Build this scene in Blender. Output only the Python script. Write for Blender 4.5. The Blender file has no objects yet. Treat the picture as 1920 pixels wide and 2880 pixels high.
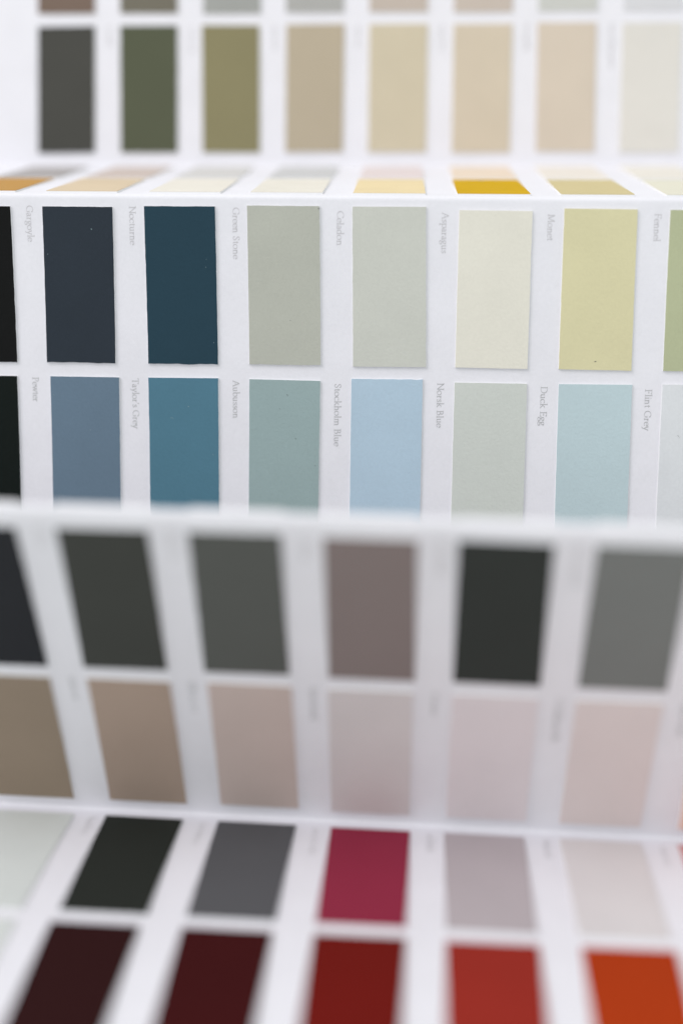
import bpy, math, random
from mathutils import Vector, Matrix

S = 0.02                     # metres per column pitch of the chart
random.seed(7)
scene = bpy.context.scene

# ---------------------------------------------------------------- frame of reference
# (fitted panel numbers are in pitches, x right / y down / z forward; these rows turn them into a world with Z up)
WX = Vector((0.99799, 0.01771, -0.06090))
WY = Vector((0.04607, -0.86234, 0.50423))
WZ = Vector((-0.04359, -0.50602, -0.86142))
ORG = Vector((0.09184, -0.32673, 13.30808))
def world(p):
    d = Vector(p) - ORG
    return Vector((d.dot(WX), d.dot(WY), d.dot(WZ))) * S

# ---------------------------------------------------------------- camera
cam_d = bpy.data.cameras.new('camera')
cam = bpy.data.objects.new('camera', cam_d)
scene.collection.objects.link(cam)
right = Vector((WX.x, WY.x, WZ.x)); down = Vector((WX.y, WY.y, WZ.y)); fwd = Vector((WX.z, WY.z, WZ.z))
right.normalize(); fwd = (fwd - right * fwd.dot(right)).normalized(); up = (-fwd).cross(right)
M = Matrix((right, up, -fwd)).transposed().to_4x4()
M.translation = world((0, 0, 0))
cam.matrix_world = M
cam_d.sensor_fit = 'VERTICAL'
cam_d.sensor_height = 36.0
cam_d.sensor_width = 24.0
cam_d.lens = 36.0 * 3630.1 / 2880.0
cam_d.clip_start = 0.005
cam_d.clip_end = 20.0
cam_d.dof.use_dof = True
cam_d.dof.focus_distance = 12.55 * S
cam_d.dof.aperture_fstop = cam_d.lens / 1000.0 / (0.60 * S)
scene.camera = cam

# ---------------------------------------------------------------- light
world_d = bpy.data.worlds.new('World')
scene.world = world_d
world_d.use_nodes = True
bg = world_d.node_tree.nodes['Background']
bg.inputs[0].default_value = (0.935, 0.990, 0.972, 1)
bg.inputs[1].default_value = 0.875
def area(name, loc, target, size, energy, color):
    l = bpy.data.lights.new(name, 'AREA'); l.shape = 'RECTANGLE'
    l.size, l.size_y = size; l.energy = energy; l.color = color
    o = bpy.data.objects.new(name, l); scene.collection.objects.link(o)
    o.location = loc
    o.rotation_euler = (Vector(target) - Vector(loc)).to_track_quat('-Z', 'Y').to_euler()
    return o
area('window_light', (-1.15, 0.50, 1.55), (0, 0, 0), (1.2, 1.0), 20.0, (1.0, 0.945, 0.995))
scene.view_settings.view_transform = 'Standard'
scene.view_settings.look = 'None'
scene.view_settings.gamma = 1
scene.view_settings.exposure = 0.0
scene.view_settings.use_curve_mapping = False

# ---------------------------------------------------------------- materials
def lin(c):
    c = c / 255.0
    return c / 12.92 if c <= 0.04045 else ((c + 0.055) / 1.055) ** 2.4
def rgb(t): return tuple(lin(x) for x in t)
def material(name, col, rough=0.85, spec=0.25, mottle=0.03, scale=900, bump=0.15, blotch=120):
    m = bpy.data.materials.new(name); m.use_nodes = True
    nt = m.node_tree; b = nt.nodes['Principled BSDF']
    b.inputs['Roughness'].default_value = rough
    b.inputs['Specular IOR Level'].default_value = spec
    tc = nt.nodes.new('ShaderNodeTexCoord')
    n1 = nt.nodes.new('ShaderNodeTexNoise'); n1.inputs['Scale'].default_value = scale; n1.inputs['Detail'].default_value = 4; n1.inputs['Roughness'].default_value = 0.65
    n2 = nt.nodes.new('ShaderNodeTexNoise'); n2.inputs['Scale'].default_value = blotch; n2.inputs['Detail'].default_value = 3
    nt.links.new(tc.outputs['Object'], n1.inputs['Vector']); nt.links.new(tc.outputs['Object'], n2.inputs['Vector'])
    add = nt.nodes.new('ShaderNodeMath'); add.operation = 'ADD'
    nt.links.new(n1.outputs['Fac'], add.inputs[0]); nt.links.new(n2.outputs['Fac'], add.inputs[1])
    mr = nt.nodes.new('ShaderNodeMapRange')
    mr.inputs['From Min'].default_value = 0.6; mr.inputs['From Max'].default_value = 1.4
    mr.inputs['To Min'].default_value = 1 - mottle; mr.inputs['To Max'].default_value = 1 + mottle
    nt.links.new(add.outputs[0], mr.inputs['Value'])
    mx = nt.nodes.new('ShaderNodeVectorMath'); mx.operation = 'SCALE'
    mx.inputs[0].default_value = col
    nt.links.new(mr.outputs[0], mx.inputs['Scale'])
    nt.links.new(mx.outputs[0], b.inputs['Base Color'])
    bp = nt.nodes.new('ShaderNodeBump'); bp.inputs['Strength'].default_value = bump; bp.inputs['Distance'].default_value = 0.0002
    nt.links.new(n1.outputs['Fac'], bp.inputs['Height']); nt.links.new(bp.outputs['Normal'], b.inputs['Normal'])
    return m
PAPER = material('white_paper', (0.805, 0.79, 0.835), mottle=0.035, scale=1400, bump=0.25)
CORE = material('card_core', (0.84, 0.84, 0.85), mottle=0.0, bump=0.0)
INK_A = material('grey_ink_pale', rgb((203, 200, 204)), mottle=0.0, bump=0.0)
INK_B = material('grey_ink', rgb((188, 187, 190)), mottle=0.0, bump=0.0)
SPECK_W = material('pale_fibre', rgb((130, 150, 155)), mottle=0.0, bump=0.0)
SPECK_D = material('dark_fibre', rgb((90, 92, 88)), mottle=0.0, bump=0.0)

# ---------------------------------------------------------------- sheet shape
H = 3.46443; CW = 0.69389; CH = 1.50034; CG = 0.14126; MT = 0.15092
PAN = {
    'A': dict(o=(0.65701,-7.60899,15.24241), U=(0.99877,0.01137,-0.04827), V=(-0.00716,0.99621,0.08664), bend=0.0165, tw=0.0089, mo=0.0, du=0.0376),
    'B': dict(o=(0.62998,-4.15374,15.54053), U=(0.99884,0.01552,-0.04552), V=(-0.04809,0.33051,-0.94258), bend=0.0066, tw=0.0292, mo=-0.0035, du=-0.0041),
    'C': dict(o=(0.46102,-2.99430,12.27057), U=(0.99810,0.01905,-0.05862), V=(-0.00945,0.98710,0.15983), bend=0.0418, tw=-0.1136, mo=-0.0435, du=0.0),
    'E': dict(o=(0.20612,0.05370,9.35185), U=(0.99695,0.03437,-0.07004), V=(0.01639,0.78542,0.61875), bend=0.0483, tw=-0.0169, mo=0.0200, du=0.0),
    'F': dict(o=(0.27353,2.76282,11.49503), U=(0.99705,0.02471,-0.07268), V=(-0.07670,0.28267,-0.95614), bend=-0.0525, tw=-0.0780, mo=0.0020, du=0.0),
}
for q in PAN.values():
    q['o'] = Vector(q['o']); q['U'] = Vector(q['U']).normalized(); q['V'] = Vector(q['V']).normalized(); q['N'] = q['U'].cross(q['V'])
def raw(n, u, v):
    q = PAN[n]; t = v / H
    return q['o'] + q['U'] * (u - 4.35) + q['V'] * v + q['N'] * (q['bend'] * 4 * t * (1 - t) + q['tw'] * (u - 4) / 4 * (t - .5))
FOLD = {('A', 'B'): 'valley', ('B', 'C'): 'ridge', ('C', 'D'): 'valley', ('D', 'E'): 'soft ridge', ('E', 'F'): 'valley'}
def top_line(n, u):
    if n == 'A': return raw('A', u, 0)
    if n == 'D': return bot_line('C', u)
    if n == 'E': return raw('E', u, -0.070 + 0.004 * (u - 1))
    prev = {'B': 'A', 'C': 'B', 'F': 'E'}[n]
    return (raw(prev, u, H) + raw(n, u, 0)) / 2
def bot_line(n, u):
    if n in 'CF': return raw(n, u, H)
    if n == 'D': return raw('E', u, -0.070 + 0.004 * (u - 1))
    nxt = {'A': 'B', 'B': 'C', 'E': 'F'}[n]
    return (raw(n, u, H) + raw(nxt, u, 0)) / 2
def flat(n, u, v):
    t = v / H
    if n == 'D':
        return top_line(n, u).lerp(bot_line(n, u), t)
    if n == 'E': return raw(n, u, v) + (bot_line(n, u) - raw(n, u, H)) * t
    return raw(n, u, v) + (top_line(n, u) - raw(n, u, 0)) * (1 - t) + (bot_line(n, u) - raw(n, u, H)) * t
ORDER = 'ABCDEF'
RR = {'ridge': 0.04, 'valley': 0.05, 'soft ridge': 0.17}
def surf(n, u, v):
    """point on the printed face, folds softly rounded"""
    i = ORDER.index(n)
    if i > 0:
        r = RR[FOLD[(ORDER[i-1], n)]]
        if v < r:
            t = .5 + .5 * v / r
            a = flat(ORDER[i-1], u, H - r); f = top_line(n, u); b = flat(n, u, r)
            return a * (1-t)**2 + f * 2*t*(1-t) + b * t*t
    if i < 5:
        r = RR[FOLD[(n, ORDER[i+1])]]
        if v > H - r:
            t = .5 * (v - H + r) / r
            a = flat(n, u, H - r); f = bot_line(n, u); b = flat(ORDER[i+1], u, r)
            return a * (1-t)**2 + f * 2*t*(1-t) + b * t*t
    return flat(n, u, v)
def normal(n, u, v):
    e = 0.01
    v = min(max(v, 0), H)
    v0, v1 = max(v - e, 0), min(v + e, H)
    i = ORDER.index(n)
    a = surf(n, u + e, v) - surf(n, u - e, v)
    if v < 1e-6 and i > 0: b = surf(n, u, e) - surf(ORDER[i-1], u, H - e)
    elif v > H - 1e-6 and i < 5: b = surf(ORDER[i+1], u, e) - surf(n, u, H - e)
    else: b = surf(n, u, v1) - surf(n, u, v0)
    return -(a.cross(b)).normalized()     # towards the printed face
def on(n, u, v, off=0.0):
    p = surf(n, u, v)
    if off: p = p + normal(n, u, v) * off
    return world(p)

def link(name, verts, faces, mats, parent, mi=None, smooth=False, label=None):
    me = bpy.data.meshes.new(name)
    me.from_pydata([tuple(v) for v in verts], [], faces)
    for m in mats: me.materials.append(m)
    if mi:
        for p, k in zip(me.polygons, mi): p.material_index = k
    if smooth:
        for p in me.polygons: p.use_smooth = (smooth is True) or smooth(p.index)
    me.update()
    o = bpy.data.objects.new(name, me); scene.collection.objects.link(o)
    if parent:
        o.parent = parent
        o.matrix_parent_inverse = Matrix.Identity(4)
    if label: o['label'] = label
    return o

# ---------------------------------------------------------------- surface it rests on
# low table top under the pleats, out of view, added to bounce light
t = 0.03
hx, hy0, hy1 = 0.45, -0.35, 0.45
ZT = -0.0014
vs = [(x, y, z) for z in (ZT - t, ZT) for x, y in ((-hx, hy0), (hx, hy0), (hx, hy1), (-hx, hy1))]
fs = [(3, 2, 1, 0), (4, 5, 6, 7), (0, 1, 5, 4), (1, 2, 6, 5), (2, 3, 7, 6), (3, 0, 4, 7)]
TABLE = material('pale_tabletop', (0.72, 0.72, 0.73), rough=0.6, mottle=0.03, bump=0.05, scale=200)
tb = link('table_surface', vs, fs, [TABLE], None)
tb['kind'] = 'structure'
tb['label'] = 'unseen pale table surface added under the folded paint chart'

# ---------------------------------------------------------------- chart root
chart = bpy.data.objects.new('paint_colour_chart', None)
scene.collection.objects.link(chart)
chart['label'] = 'white concertina-folded paint colour chart with rows of glued colour swatches'
chart['category'] = 'colour chart'

# ---------------------------------------------------------------- paper panels
U0, U1 = -0.78, 8.22
PT = 0.014
LAB = {'A': 'rearmost upright panel with charcoal, olive and beige swatches',
       'B': 'steeply foreshortened panel with ochre, yellow and cream swatches',
       'C': 'sharply focused panel with slate, teal, sage and blue swatches',
       'D': 'panel folded back behind the ridge with grey swatches',
       'E': 'shaded panel with dark grey, taupe and pink swatches',
       'F': 'nearest panel with black, magenta, burgundy and orange swatches'}
def panel(n):
    us = [U0 + (U1 - U0) * i / 36 for i in range(37)]
    ends = [0, .01, .02, .032, .045, .058, .072, .085, .11, .13, .15, .17]
    vs_ = ends + [.17 + (H - .34) * i / 20 for i in range(1, 20)] + [H - e for e in reversed(ends)]
    nv = len(vs_)
    verts = [on(n, u, v) for u in us for v in vs_] + [on(n, u, v, -PT) for u in us for v in vs_]
    off = len(us) * nv
    faces = []
    for i in range(len(us) - 1):
        for j in range(nv - 1):
            a, b, c, d = i*nv+j, i*nv+j+1, (i+1)*nv+j+1, (i+1)*nv+j
            faces.append((a, b, c, d)); faces.append((off+a, off+d, off+c, off+b))
    nsm = len(faces)
    for j in range(nv - 1):
        a, b = j, j+1; faces.append((a, off+a, off+b, b))
        k = (len(us)-1)*nv; faces.append((k+b, off+k+b, off+k+a, k+a))
    if n == 'A':
        for i in range(len(us)-1): a, b = i*nv, (i+1)*nv; faces.append((a, b, off+b, off+a))
    if n == 'F':
        for i in range(len(us)-1): a, b = i*nv+nv-1, (i+1)*nv+nv-1; faces.append((b, a, off+a, off+b))
    return link('paper_panel', verts, faces, [PAPER], chart, smooth=lambda k: k < nsm, label=LAB[n])
PANEL = {n: panel(n) for n in ORDER}

# ---------------------------------------------------------------- swatches
JIT = {
    (0,0):{'TR':(0.0001,0.0085),'BR':(0.0001,0.0044)},
    (0,1):{'TL':(0.0068,0.0066),'TR':(-0.0069,0.0086),'BR':(-0.0182,0.0031),'BL':(-0.0082,-0.0014)},
    (0,2):{'TL':(-0.0065,-0.0013),'TR':(-0.0166,-0.0034),'BR':(-0.0021,0.0013),'BL':(0.0032,0.0012)},
    (0,3):{'TL':(-0.0145,-0.0134),'TR':(-0.0153,-0.0135),'BR':(0.0045,-0.0025),'BL':(0.0012,-0.0046)},
    (0,4):{'TL':(-0.0072,-0.0113),'TR':(-0.0027,-0.0135),'BR':(0.0274,0.0017),'BL':(0.0136,0.0041)},
    (0,5):{'TL':(0.0077,0.0148),'TR':(0.0034,0.0186),'BR':(0.0053,0.0064),'BL':(0.0061,0.0003)},
    (0,6):{'TL':(-0.0024,-0.0074),'TR':(-0.0119,-0.0035),'BR':(-0.0026,0.0107),'BL':(0.0002,0.0047)},
    (0,7):{'TL':(-0.0107,-0.0014),'BL':(-0.0063,0.009)},
    (1,0):{'TR':(-0.0075,-0.0013),'BR':(-0.008,0.0)},
    (1,1):{'TL':(0.022,-0.0035),'TR':(0.0134,-0.0016),'BL':(0.013,0.0),'BR':(0.0059,0.0)},
    (1,2):{'TL':(0.0007,-0.0032),'TR':(-0.0032,-0.0057),'BL':(0.0026,0.0),'BR':(0.0019,0.0)},
    (1,3):{'TL':(0.0007,-0.0012),'TR':(0.0013,0.0067),'BL':(-0.0088,0.0),'BR':(-0.0104,0.0)},
    (1,4):{'TL':(0.0,-0.0185),'TR':(-0.0019,-0.019),'BL':(-0.0024,0.0),'BR':(-0.0027,0.0)},
    (1,5):{'TL':(0.0031,0.0044),'TR':(0.0056,0.0079),'BL':(-0.0021,0.0),'BR':(0.0046,0.0)},
    (1,6):{'TL':(0.0051,0.0059),'TR':(0.0113,0.003),'BL':(0.0108,0.0),'BR':(0.014,0.0)},
    (1,7):{'TL':(-0.0048,-0.003),'BL':(-0.014,0.0)},
}
# base colours (linear albedo) of the paint, row by row
#COLORS-BEGIN
COL = {
 'A': [[(0.1893,0.1356,0.1077), (0.1717,0.1566,0.1225), (0.3465,0.3484,0.3320), (0.4077,0.3996,0.3838), (0.5252,0.4489,0.3909), (0.5496,0.4710,0.4114), (0.5682,0.5655,0.5351), (0.6602,0.6498,0.6712), ],
       [(0.0682,0.0673,0.0597), (0.0956,0.1035,0.0655), (0.2488,0.2227,0.1227), (0.4665,0.3949,0.2948), (0.6013,0.5267,0.3939), (0.6231,0.5347,0.4193), (0.6439,0.5524,0.4557), (0.7190,0.6835,0.6371), ],
       ],
 'B': [[(0.4187,0.3897,0.3846), (0.6087,0.5147,0.4694), (0.6474,0.6296,0.6176), (0.5879,0.5820,0.5851), (0.7367,0.6442,0.6363), (0.7876,0.6563,0.5307), (0.7944,0.7336,0.6657), (0.7750,0.7306,0.6608), ],
       [(0.5091,0.2789,0.0792), (0.6805,0.5495,0.3924), (0.7854,0.7395,0.6615), (0.7756,0.7314,0.6496), (0.7944,0.6503,0.3955), (0.6198,0.3710,0.0020), (0.6180,0.5221,0.2878), (0.7346,0.7028,0.5817), ],
       ],
 'C': [[(0.0062,0.0065,0.0065), (0.0279,0.0365,0.0485), (0.0214,0.0518,0.0744), (0.4699,0.4737,0.4167), (0.5886,0.5910,0.5386), (0.7656,0.7336,0.6462), (0.6832,0.6331,0.4004), (0.4578,0.4805,0.3089), ],
       [(0.0053,0.0087,0.0075), (0.1377,0.1982,0.2635), (0.0860,0.1973,0.2675), (0.3178,0.4083,0.4107), (0.4530,0.5756,0.6853), (0.6088,0.6300,0.5911), (0.5101,0.6174,0.6494), (0.7151,0.7257,0.7456), ],
       ],
 'D': [[(0.2774,0.2774,0.2726), (0.2774,0.2774,0.2726), (0.2774,0.2774,0.2726), (0.2774,0.2774,0.2726), (0.2774,0.2774,0.2726), (0.2774,0.2774,0.2726), (0.2774,0.2774,0.2726), (0.2774,0.2774,0.2726), ],
       [(0.5253,0.5253,0.5198), (0.5253,0.5253,0.5198), (0.5253,0.5253,0.5198), (0.5253,0.5253,0.5198), (0.5253,0.5253,0.5198), (0.5253,0.5253,0.5198), (0.5253,0.5253,0.5198), (0.5253,0.5253,0.5198), ],
       ],
 'E': [[(0.0308,0.0365,0.0462), (0.0232,0.0243,0.0281), (0.0558,0.0579,0.0520), (0.1026,0.1055,0.0980), (0.2351,0.1895,0.1824), (0.0368,0.0406,0.0373), (0.1916,0.1971,0.1907), (0.4420,0.4546,0.4292), ],
       [(0.2722,0.2171,0.1695), (0.2947,0.2299,0.1736), (0.4067,0.3088,0.2506), (0.5746,0.4681,0.4316), (0.6520,0.5957,0.5983), (0.7430,0.6722,0.6941), (0.7181,0.6301,0.6222), (0.8500,0.6286,0.5527), ],
       ],
 'F': [[(0.7096,0.7263,0.7204), (0.6372,0.6600,0.6405), (0.0207,0.0236,0.0197), (0.0954,0.0944,0.1013), (0.2664,0.0227,0.0526), (0.4586,0.4029,0.4207), (0.6816,0.6391,0.6416), (0.6095,0.3040,0.3016), ],
       [(0.6947,0.7113,0.6907), (0.6513,0.6744,0.6546), (0.0239,0.0033,0.0037), (0.0432,0.0020,0.0026), (0.1466,0.0048,0.0020), (0.2912,0.0220,0.0131), (0.3899,0.0360,0.0020), (0.5825,0.1081,0.0223), ],
       ],
}
#COLORS-END
NAMES = {
 'A': [['taupe brown','olive brown','cool grey','stone grey','mushroom beige','warm greige','pale sage grey','off-white grey'],
       ['charcoal','dark olive green','khaki olive','warm stone beige','sandy cream','pale buff','pale peach beige','ivory']],
 'B': [['lilac grey','dusty rose beige','pale silver grey','light grey','blush pink','pale apricot','pale cream','off-white'],
       ['golden ochre','pale tan','ivory cream','light vanilla','buttery yellow','strong mustard yellow','dull straw yellow','pale lemon cream']],
 'C': [['black','dark slate','deep teal blue','sage green','pale grey green','pale ivory green','soft yellow','light olive green'],
       ['near-black green','grey blue','mid teal blue','dusty green blue','powder blue','pale warm grey','pale duck egg blue','very pale grey']],
 'D': [['mid grey']*8, ['light grey']*8],
 'E': [['blue black','black','dark olive grey','dark grey','mauve brown','green black','mid green grey','light grey'],
       ['dark taupe','taupe','warm brown taupe','rosy taupe','pale mauve','pale lilac pink','pale rose beige','salmon pink']],
 'F': [['white grey','pale grey','green black','charcoal grey','magenta crimson','dusty mauve','very pale pink','rose pink'],
       ['pale green grey','pale ash grey','burgundy black','deep burgundy','dark blood red','brick red','burnt orange','orange']],
}
ST = 0.020          # card thickness
def swatch(n, row, col):
    q = PAN.get(n, dict(mo=0.0, du=0.0))
    u = col + q['du']; v = MT + q['mo'] + row * (CH + CG)
    rnd = random.Random(ord(n) * 100 + row * 10 + col)
    c = {'TL': [u, v], 'TR': [u + CW, v], 'BR': [u + CW, v + CH], 'BL': [u, v + CH]}
    if n == 'C':
        j = dict(JIT[(row, col)])
        if row == 0 and col == 0: j['TL'] = j['TR']; j['BL'] = j['BR']
        if row == 1 and col == 0: j['TL'] = j['TR']; j['BL'] = j['BR']
        if col == 7: j['TR'] = j['TL']; j['BR'] = j['BL']
        for k, d in j.items(): c[k][0] += d[0]; c[k][1] += d[1]
    else:
        a = rnd.gauss(0, .006); b = rnd.gauss(0, .006); r_ = rnd.gauss(0, .004)
        for k in c: c[k][0] += a + (r_ if k[0] == 'B' else -r_); c[k][1] += b + (r_ if k[1] == 'R' else -r_) * .5
    NU, NV = 12, 22
    rag = 0.0022 if (n, row, col) in (('C', 0, 1), ('C', 0, 3), ('C', 0, 2), ('C', 1, 4)) else 0.0006
    edge_t = [rnd.gauss(0, rag * (1.0 if (n, row, col) == ('C', 1, 4) else .4)) for _ in range(NU+1)]
    edge_b = [rnd.gauss(0, rag) for _ in range(NU+1)]
    edge_l = [rnd.gauss(0, .0008) for _ in range(NV+1)]; edge_r = [rnd.gauss(0, .0008) for _ in range(NV+1)]
    def uv(i, k):
        s, t_ = i / NU, k / NV
        uu = (c['TL'][0]*(1-s) + c['TR'][0]*s)*(1-t_) + (c['BL'][0]*(1-s) + c['BR'][0]*s)*t_
        vv = (c['TL'][1]*(1-s) + c['TR'][1]*s)*(1-t_) + (c['BL'][1]*(1-s) + c['BR'][1]*s)*t_
        if k == 0: vv += edge_t[i]
        if k == NV: vv += edge_b[i]
        if i == 0: uu += edge_l[k]
        if i == NU: uu += edge_r[k]
        return uu, vv
    verts, faces, mi = [], [], []
    for i in range(NU+1):
        for k in range(NV+1):
            a, b = uv(i, k); verts.append(on(n, a, b, ST))
    W = NV + 1
    for i in range(NU):
        for k in range(NV):
            faces.append((i*W+k, i*W+k+1, (i+1)*W+k+1, (i+1)*W+k)); mi.append(0)
    ntop = len(faces)
    ring = [(i, 0) for i in range(NU)] + [(NU, k) for k in range(NV)] + [(i, NV) for i in range(NU, 0, -1)] + [(0, k) for k in range(NV, 0, -1)]
    # paint film wraps the rim, then the pale card core, flared left to catch light as a bright edge
    base = len(verts) + len(ring)
    for depth, spread in ((ST, 0), (ST * .7, .0008), (-0.002, .004)):
        for (i, k) in ring:
            a, b = uv(i, k)
            if i == 0: a -= spread * 1.6
            if i == NU: a += spread * .4
            if k == 0: b -= spread * .6
            if k == NV: b += spread * .4
            verts.append(on(n, a, b, depth))
    R = len(ring)
    for m in range(R):
        p, p2 = ring[m], ring[(m+1) % R]
        faces.append((base-R+m, base-R+(m+1) % R, base+(m+1) % R, base+m)); mi.append(0)
        faces.append((base+m, base+(m+1) % R, base+R+(m+1) % R, base+R+m)); mi.append(1)
    # dust and fibres stuck on the paint
    for (su, sv, l, w_, ang, which) in SPECKS.get((n, row, col), []):
        cu = c['TL'][0] + su * CW; cv = c['TL'][1] + sv * CH
        k0 = len(verts); ca, sa = math.cos(ang), math.sin(ang)
        for (x, y) in ((-l/2, -w_*.3), (0, -w_*.5), (l/2, -w_*.2), (l/2, w_*.3), (0, w_*.5), (-l/2, w_*.2)):
            bend = (x*x) / (l+1e-6) * .6
            x *= .8; y *= .8
            verts.append(on(n, cu + x*ca - (y+bend)*sa, cv + x*sa + (y+bend)*ca, ST + .002))
        faces.append((k0, k0+5, k0+4, k0+1)); mi.append(which); faces.append((k0+1, k0+4, k0+3, k0+2)); mi.append(which)
    mt = material('paint_' + NAMES[n][row][col].replace(' ', '_').replace('-', '_'), COL[n][row][col], rough=0.85, spec=0.15, mottle=0.045, scale=1700, bump=0.35, blotch=90)
    return link('swatch', verts, faces, [mt, CORE, SPECK_W, SPECK_D], PANEL[n], mi=mi, smooth=lambda k: k < ntop,
                label=NAMES[n][row][col] + ' paint swatch')
SPECKS = {
    ('C', 0, 1): [(.68, .14, .016, .012, .8, 2), (.05, .30, .008, .008, 0, 2)],
    ('C', 0, 2): [(.85, .38, .014, .006, 2.2, 2), (.95, .86, .012, .008, 1.5, 2), (.86, .33, .01, .005, 2, 2)],
    ('C', 0, 3): [(.99, .015, .014, .012, .4, 3), (.6, .72, .01, .006, 1.2, 3)],
    ('C', 0, 6): [(.50, .955, .024, .011, -.2, 3)],
    ('C', 1, 1): [(.04, .12, .012, .01, .3, 2), (.56, .35, .013, .011, 1, 2)],
    ('C', 1, 2): [(.57, .185, .015, .013, .4, 2), (.33, .26, .04, .005, .1, 2), (.92, .50, .02, .005, .8, 2), (.05, .9, .01, .01, 0, 2)],
    ('C', 1, 3): [(.54, .10, .03, .005, 1.1, 3), (.66, .385, .018, .007, .2, 3), (.43, .19, .012, .006, .7, 3), (.15, .24, .012, .006, .7, 2), (.94, .56, .012, .008, .7, 3), (.16, .62, .01, .006, .7, 2)],
    ('C', 1, 7): [(.25, .33, .04, .004, .8, 3)],
    ('C', 0, 0): [(.6, .63, .01, .008, .8, 2), (.3, .3, .01, .006, .8, 2)],
    ('B', 1, 5): [(.42, .12, .06, .03, .1, 3)],
}
for n in ORDER:
    for row in (0, 1):
        for col in range(8):
            swatch(n, row, col)

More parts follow.
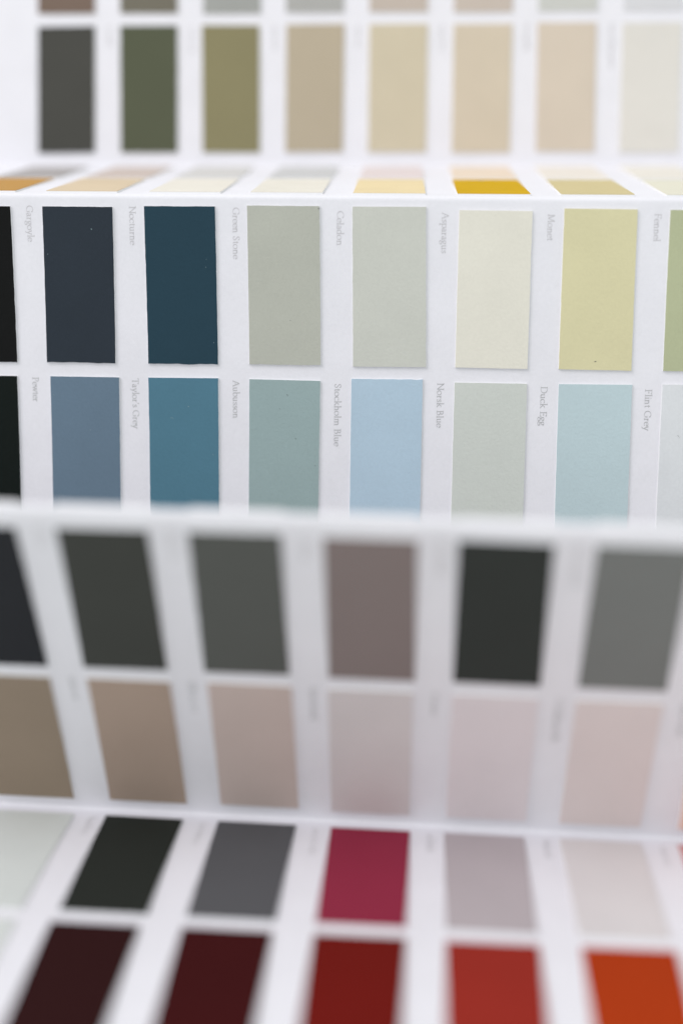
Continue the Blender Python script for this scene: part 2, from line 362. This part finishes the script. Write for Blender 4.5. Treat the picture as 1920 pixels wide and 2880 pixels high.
# ---------------------------------------------------------------- lettering (own serif strokes, broad-nib contrast)
X = 0.62
def arc(cx, cy, rx, ry, a0, a1, k=12):
    return [(cx + rx*math.cos(math.radians(a0 + (a1-a0)*i/k)), cy + ry*math.sin(math.radians(a0 + (a1-a0)*i/k))) for i in range(k+1)]
def ser(x, y, w=.13): return [(x - w, y), (x + w, y)]
bowl = lambda cx, cy, rx=.21, ry=X/2: arc(cx, cy, rx, ry, 90, 450, 18)
def o_(cx=.27): return bowl(cx, X/2, .24, X/2)
GL = {
 'o': (.56, [o_()]),
 'c': (.47, [arc(.27, X/2, .23, X/2, 40, 320)]),
 'e': (.48, [arc(.26, X/2, .22, X/2, 5, 325), [(.05, X*.55), (.48, X*.58)]]),
 'a': (.46, [[(.08, X*.82), (.17, X), (.29, X*.92), (.32, X*.7), (.32, .1), (.37, 0), (.44, .05)], arc(.20, .16, .13, .17, 70, 330)]),
 'd': (.56, [arc(.25, X/2, .21, X/2, 20, 340), [(.43, 1.08), (.43, .0)], [(.33, 1.06), (.43, 1.08)], [(.43, 0), (.53, .03)]]),
 'b': (.56, [arc(.30, X/2, .22, X/2, -160, 160), [(.11, 1.08), (.11, .06)], [(.01, 1.06), (.11, 1.08)]]),
 'p': (.58, [arc(.32, X/2, .22, X/2, -160, 160), [(.13, X), (.13, -.38)], [(.03, X-.03), (.13, X)], ser(.13, -.38)]),
 'g': (.50, [bowl(.23, .42, .16, .2), [(.35, .57), (.48, .6)], [(.16, .24), (.1, .14), (.16, .05), (.36, .0), (.44, -.12)], arc(.24, -.19, .2, .17, 20, -300)]),
 'l': (.28, [[(.14, 1.08), (.14, 0)], [(.04, 1.06), (.14, 1.08)], ser(.14, 0)]),
 'i': (.28, [[(.14, X), (.14, 0)], [(.04, X-.03), (.14, X)], ser(.14, 0), [(.13, .86), (.15, .94)]]),
 'h': (.60, [[(.14, 1.08), (.14, 0)], [(.04, 1.06), (.14, 1.08)], ser(.14, 0, .11), arc(.29, X*.55, .15, X*.45, 160, 0) + [(.44, 0)], ser(.44, 0, .11)]),
 'k': (.56, [[(.14, 1.08), (.14, 0)], [(.04, 1.06), (.14, 1.08)], ser(.14, 0, .11), [(.42, X), (.16, .3)], [(.24, .36), (.48, 0)], ser(.41, X, .1), ser(.48, 0, .09)]),
 'n': (.60, [[(.14, X), (.14, 0)], [(.04, X-.03), (.14, X)], ser(.14, 0, .11), arc(.29, X*.55, .15, X*.45, 160, 0) + [(.44, 0)], ser(.44, 0, .11)]),
 'm': (.88, [[(.14, X), (.14, 0)], [(.04, X-.03), (.14, X)], ser(.14, 0, .11), arc(.28, X*.55, .14, X*.45, 160, 0) + [(.42, 0)], ser(.42, 0, .1), arc(.57, X*.55, .15, X*.45, 160, 0) + [(.72, 0)], ser(.72, 0, .11)]),
 'r': (.42, [[(.14, X), (.14, 0)], [(.04, X-.03), (.14, X)], ser(.14, 0, .11), [(.15, X*.6), (.25, X*.93), (.38, X*.9)]]),
 's': (.40, [[(.33, X*.8), (.24, X*.98), (.12, X*.94), (.08, X*.76), (.14, X*.6), (.28, X*.44), (.34, X*.24), (.27, X*.05), (.14, X*.0), (.06, X*.18)]]),
 't': (.36, [[(.16, .8), (.16, .12), (.22, 0), (.33, .05)], [(.04, X-.03), (.32, X-.03)]]),
 'u': (.60, [[(.14, X), (.14, .18)] + arc(.28, .2, .14, .2, 180, 300) + [(.44, .12)], [(.44, X), (.44, .0)], [(.04, X-.02), (.14, X-.02)], [(.34, X-.02), (.44, X-.02)], [(.44, 0), (.54, .03)]]),
 'w': (.80, [[(.08, X), (.25, 0)], [(.25, 0), (.41, X)], [(.41, X), (.56, 0)], [(.56, 0), (.73, X)], ser(.08, X, .09), ser(.40, X, .08), ser(.73, X, .08)]),
 'y': (.52, [[(.08, X), (.27, 0)], [(.46, X), (.20, -.3), (.08, -.36)], ser(.08, X, .09), ser(.45, X, .09)]),
 'G': (.82, [arc(.44, .5, .38, .5, 48, 300, 16) + [(.70, .08)], [(.70, .08), (.70, .42)], ser(.69, .42, .12), [(.69, .9), (.70, .72)]]),
 'N': (.86, [[(.14, 0), (.14, 1)], [(.12, 1), (.72, 0)], [(.72, 0), (.72, 1)], ser(.14, 0, .12), ser(.72, 1, .12), ser(.08, 1, .08)]),
 'S': (.54, [[(.44, .78), (.40, .93), (.28, 1), (.14, .94), (.09, .78), (.16, .62), (.34, .46), (.44, .3), (.41, .1), (.26, 0), (.12, .06), (.07, .24)]]),
 'C': (.74, [arc(.44, .5, .38, .5, 45, 318, 16), [(.70, .95), (.71, .76)]]),
 'A': (.78, [[(.10, 0), (.38, 1)], [(.38, 1), (.68, 0)], [(.2, .36), (.56, .36)], ser(.10, 0, .11), ser(.68, 0, .12)]),
 'M': (1.0, [[(.16, 0), (.20, 1)], [(.20, 1), (.50, .05)], [(.50, .05), (.80, 1)], [(.80, 1), (.86, 0)], ser(.15, 0, .12), ser(.86, 0, .12), ser(.16, 1, .08), ser(.84, 1, .08)]),
 'F': (.60, [[(.18, 0), (.18, 1)], [(.06, 1), (.54, 1), (.55, .84)], [(.18, .53), (.44, .53)], [(.44, .45), (.44, .61)], ser(.18, 0)]),
 'E': (.64, [[(.18, 0), (.18, 1)], [(.06, 1), (.53, 1), (.54, .84)], [(.18, .53), (.44, .53)], [(.44, .45), (.44, .61)], [(.06, 0), (.55, 0), (.59, .18)]]),
 'P': (.62, [[(.18, 0), (.18, 1)], [(.06, 1), (.30, 1)] + arc(.30, .74, .24, .26, 90, -90) + [(.18, .48)], ser(.18, 0)]),
 'B': (.66, [[(.18, 0), (.18, 1)], [(.06, 1), (.28, 1)] + arc(.28, .77, .2, .23, 90, -90) + [(.18, .54)], [(.28, .54)] + arc(.30, .27, .27, .27, 90, -90) + [(.06, 0)]]),
 'D': (.82, [[(.18, 0), (.18, 1)], [(.06, 1), (.34, 1)] + arc(.34, .5, .42, .5, 90, -90, 16) + [(.06, 0)]]),
 'T': (.70, [[(.35, 0), (.35, 1)], [(.05, .84), (.06, 1), (.64, 1), (.65, .84)], ser(.35, 0)]),
 "'": (.20, [[(.12, 1.02), (.07, .78)]]),
 ' ': (.30, []),
}
THICK, THIN = .054, .024
def text_geo(n, txt, u_base, v0, length, cap, verts, faces, lift=.0012):
    adv = sum(GL[ch][0] for ch in txt)
    k = length / adv
    pen = 0.0
    for ch in txt:
        for st in GL[ch][1]:
            pts = [(pen + x, y) for x, y in st]
            for (a, b) in zip(pts[:-1], pts[1:]):
                dx, dy = b[0]-a[0], b[1]-a[1]; L = math.hypot(dx, dy)
                if L < 1e-6: continue
                ang = math.atan2(dy, dx) - math.radians(18)
                hw = THIN + (THICK - THIN) * abs(math.sin(ang))
                nx, ny = -dy/L*hw, dx/L*hw; ex, ey = dx/L*.012, dy/L*.012
                q = [(a[0]-ex+nx, a[1]-ey+ny), (a[0]-ex-nx, a[1]-ey-ny), (b[0]+ex-nx, b[1]+ey-ny), (b[0]+ex+nx, b[1]+ey+ny)]
                k0 = len(verts); lift += 2e-7
                for (x, y) in q: verts.append(on(n, u_base + y*cap, v0 + x*k, lift))
                faces.append((k0, k0+3, k0+2, k0+1))
        pen += GL[ch][0]
WORDS = [
  (0, 0, 'Gargoyle', .0, .340), (0, 1, 'Nocturne', .0, .363), (0, 2, 'Green Stone', .005, .483), (0, 3, 'Celadon', .030, .325),
  (0, 4, 'Asparagus', .035, .385), (0, 5, 'Monet', .042, .252), (0, 6, 'Fennel', .028, .265),
  (1, 0, 'Pewter', .006, .247), (1, 1, "Taylor's Grey", .006, .497), (1, 2, 'Aubusson', .012, .375), (1, 3, 'Stockholm Blue', .032, .613),
  (1, 4, 'Norsk Blue', .012, .433), (1, 5, 'Duck Egg', .028, .385), (1, 6, 'Flint Grey', .042, .402)]
for (row, col, txt, dv, ln) in WORDS:
    vs, fs = [], []
    v0 = MT + PAN['C']['mo'] + row * (CH + CG) + dv
    text_geo('C', txt, col + CW + (.153 if row == 0 else .142), v0, ln, .062, vs, fs)
    link('printed_colour_name', vs, fs, [INK_A if row == 0 else INK_B], PANEL['C'], label='small grey serif lettering reading ' + txt)
# captions too blurred to read on the other panels: rows of unreadable ticks
def ticks(n, row, col, ln, mat, cap=.066):
    vs, fs = [], []; q = PAN[n]; rnd = random.Random(col*7+row*3+ord(n))
    v0 = MT + q['mo'] + row * (CH + CG) + .01; x = 0.0
    ub = col + q['du'] + CW + .15
    while x < ln:
        y1 = .62 if rnd.random() < .72 else 1.0
        w = .013; k0 = len(vs)
        for (a, b) in ((x, 0), (x + w, 0), (x + w, y1), (x, y1)): vs.append(on(n, ub + b*cap, v0 + a, .0015))
        fs.append((k0, k0+1, k0+2, k0+3))
        k0 = len(vs); yb = rnd.choice((0, .5)); 
        for (a, b) in ((x+w, yb), (x + w + .012, yb), (x + w + .012, yb+.12), (x+w, yb+.12)): vs.append(on(n, ub + b*cap, v0 + a, .0015))
        fs.append((k0, k0+1, k0+2, k0+3))
        x += rnd.choice((.028, .030, .034, .05))
    link('blurred_caption', vs, fs, [mat], PANEL[n])
for col, ln in zip(range(8), (.25, .3, .28, .26, .3, .3, .52, .2)): ticks('A', 1, col, ln, INK_A)
for col, ln in zip(range(1, 7), (.24, .33, .36, .28, .50, .40)): ticks('E', 1, col, ln, INK_B)
for col, ln in zip(range(1, 7), (.22, .30, .26, .34, .42, .30)): ticks('E', 0, col, ln, INK_A)
for col, ln in zip(range(1, 7), (.30, .38, .44, .30, .34, .34)): ticks('F', 0, col, ln, INK_A)
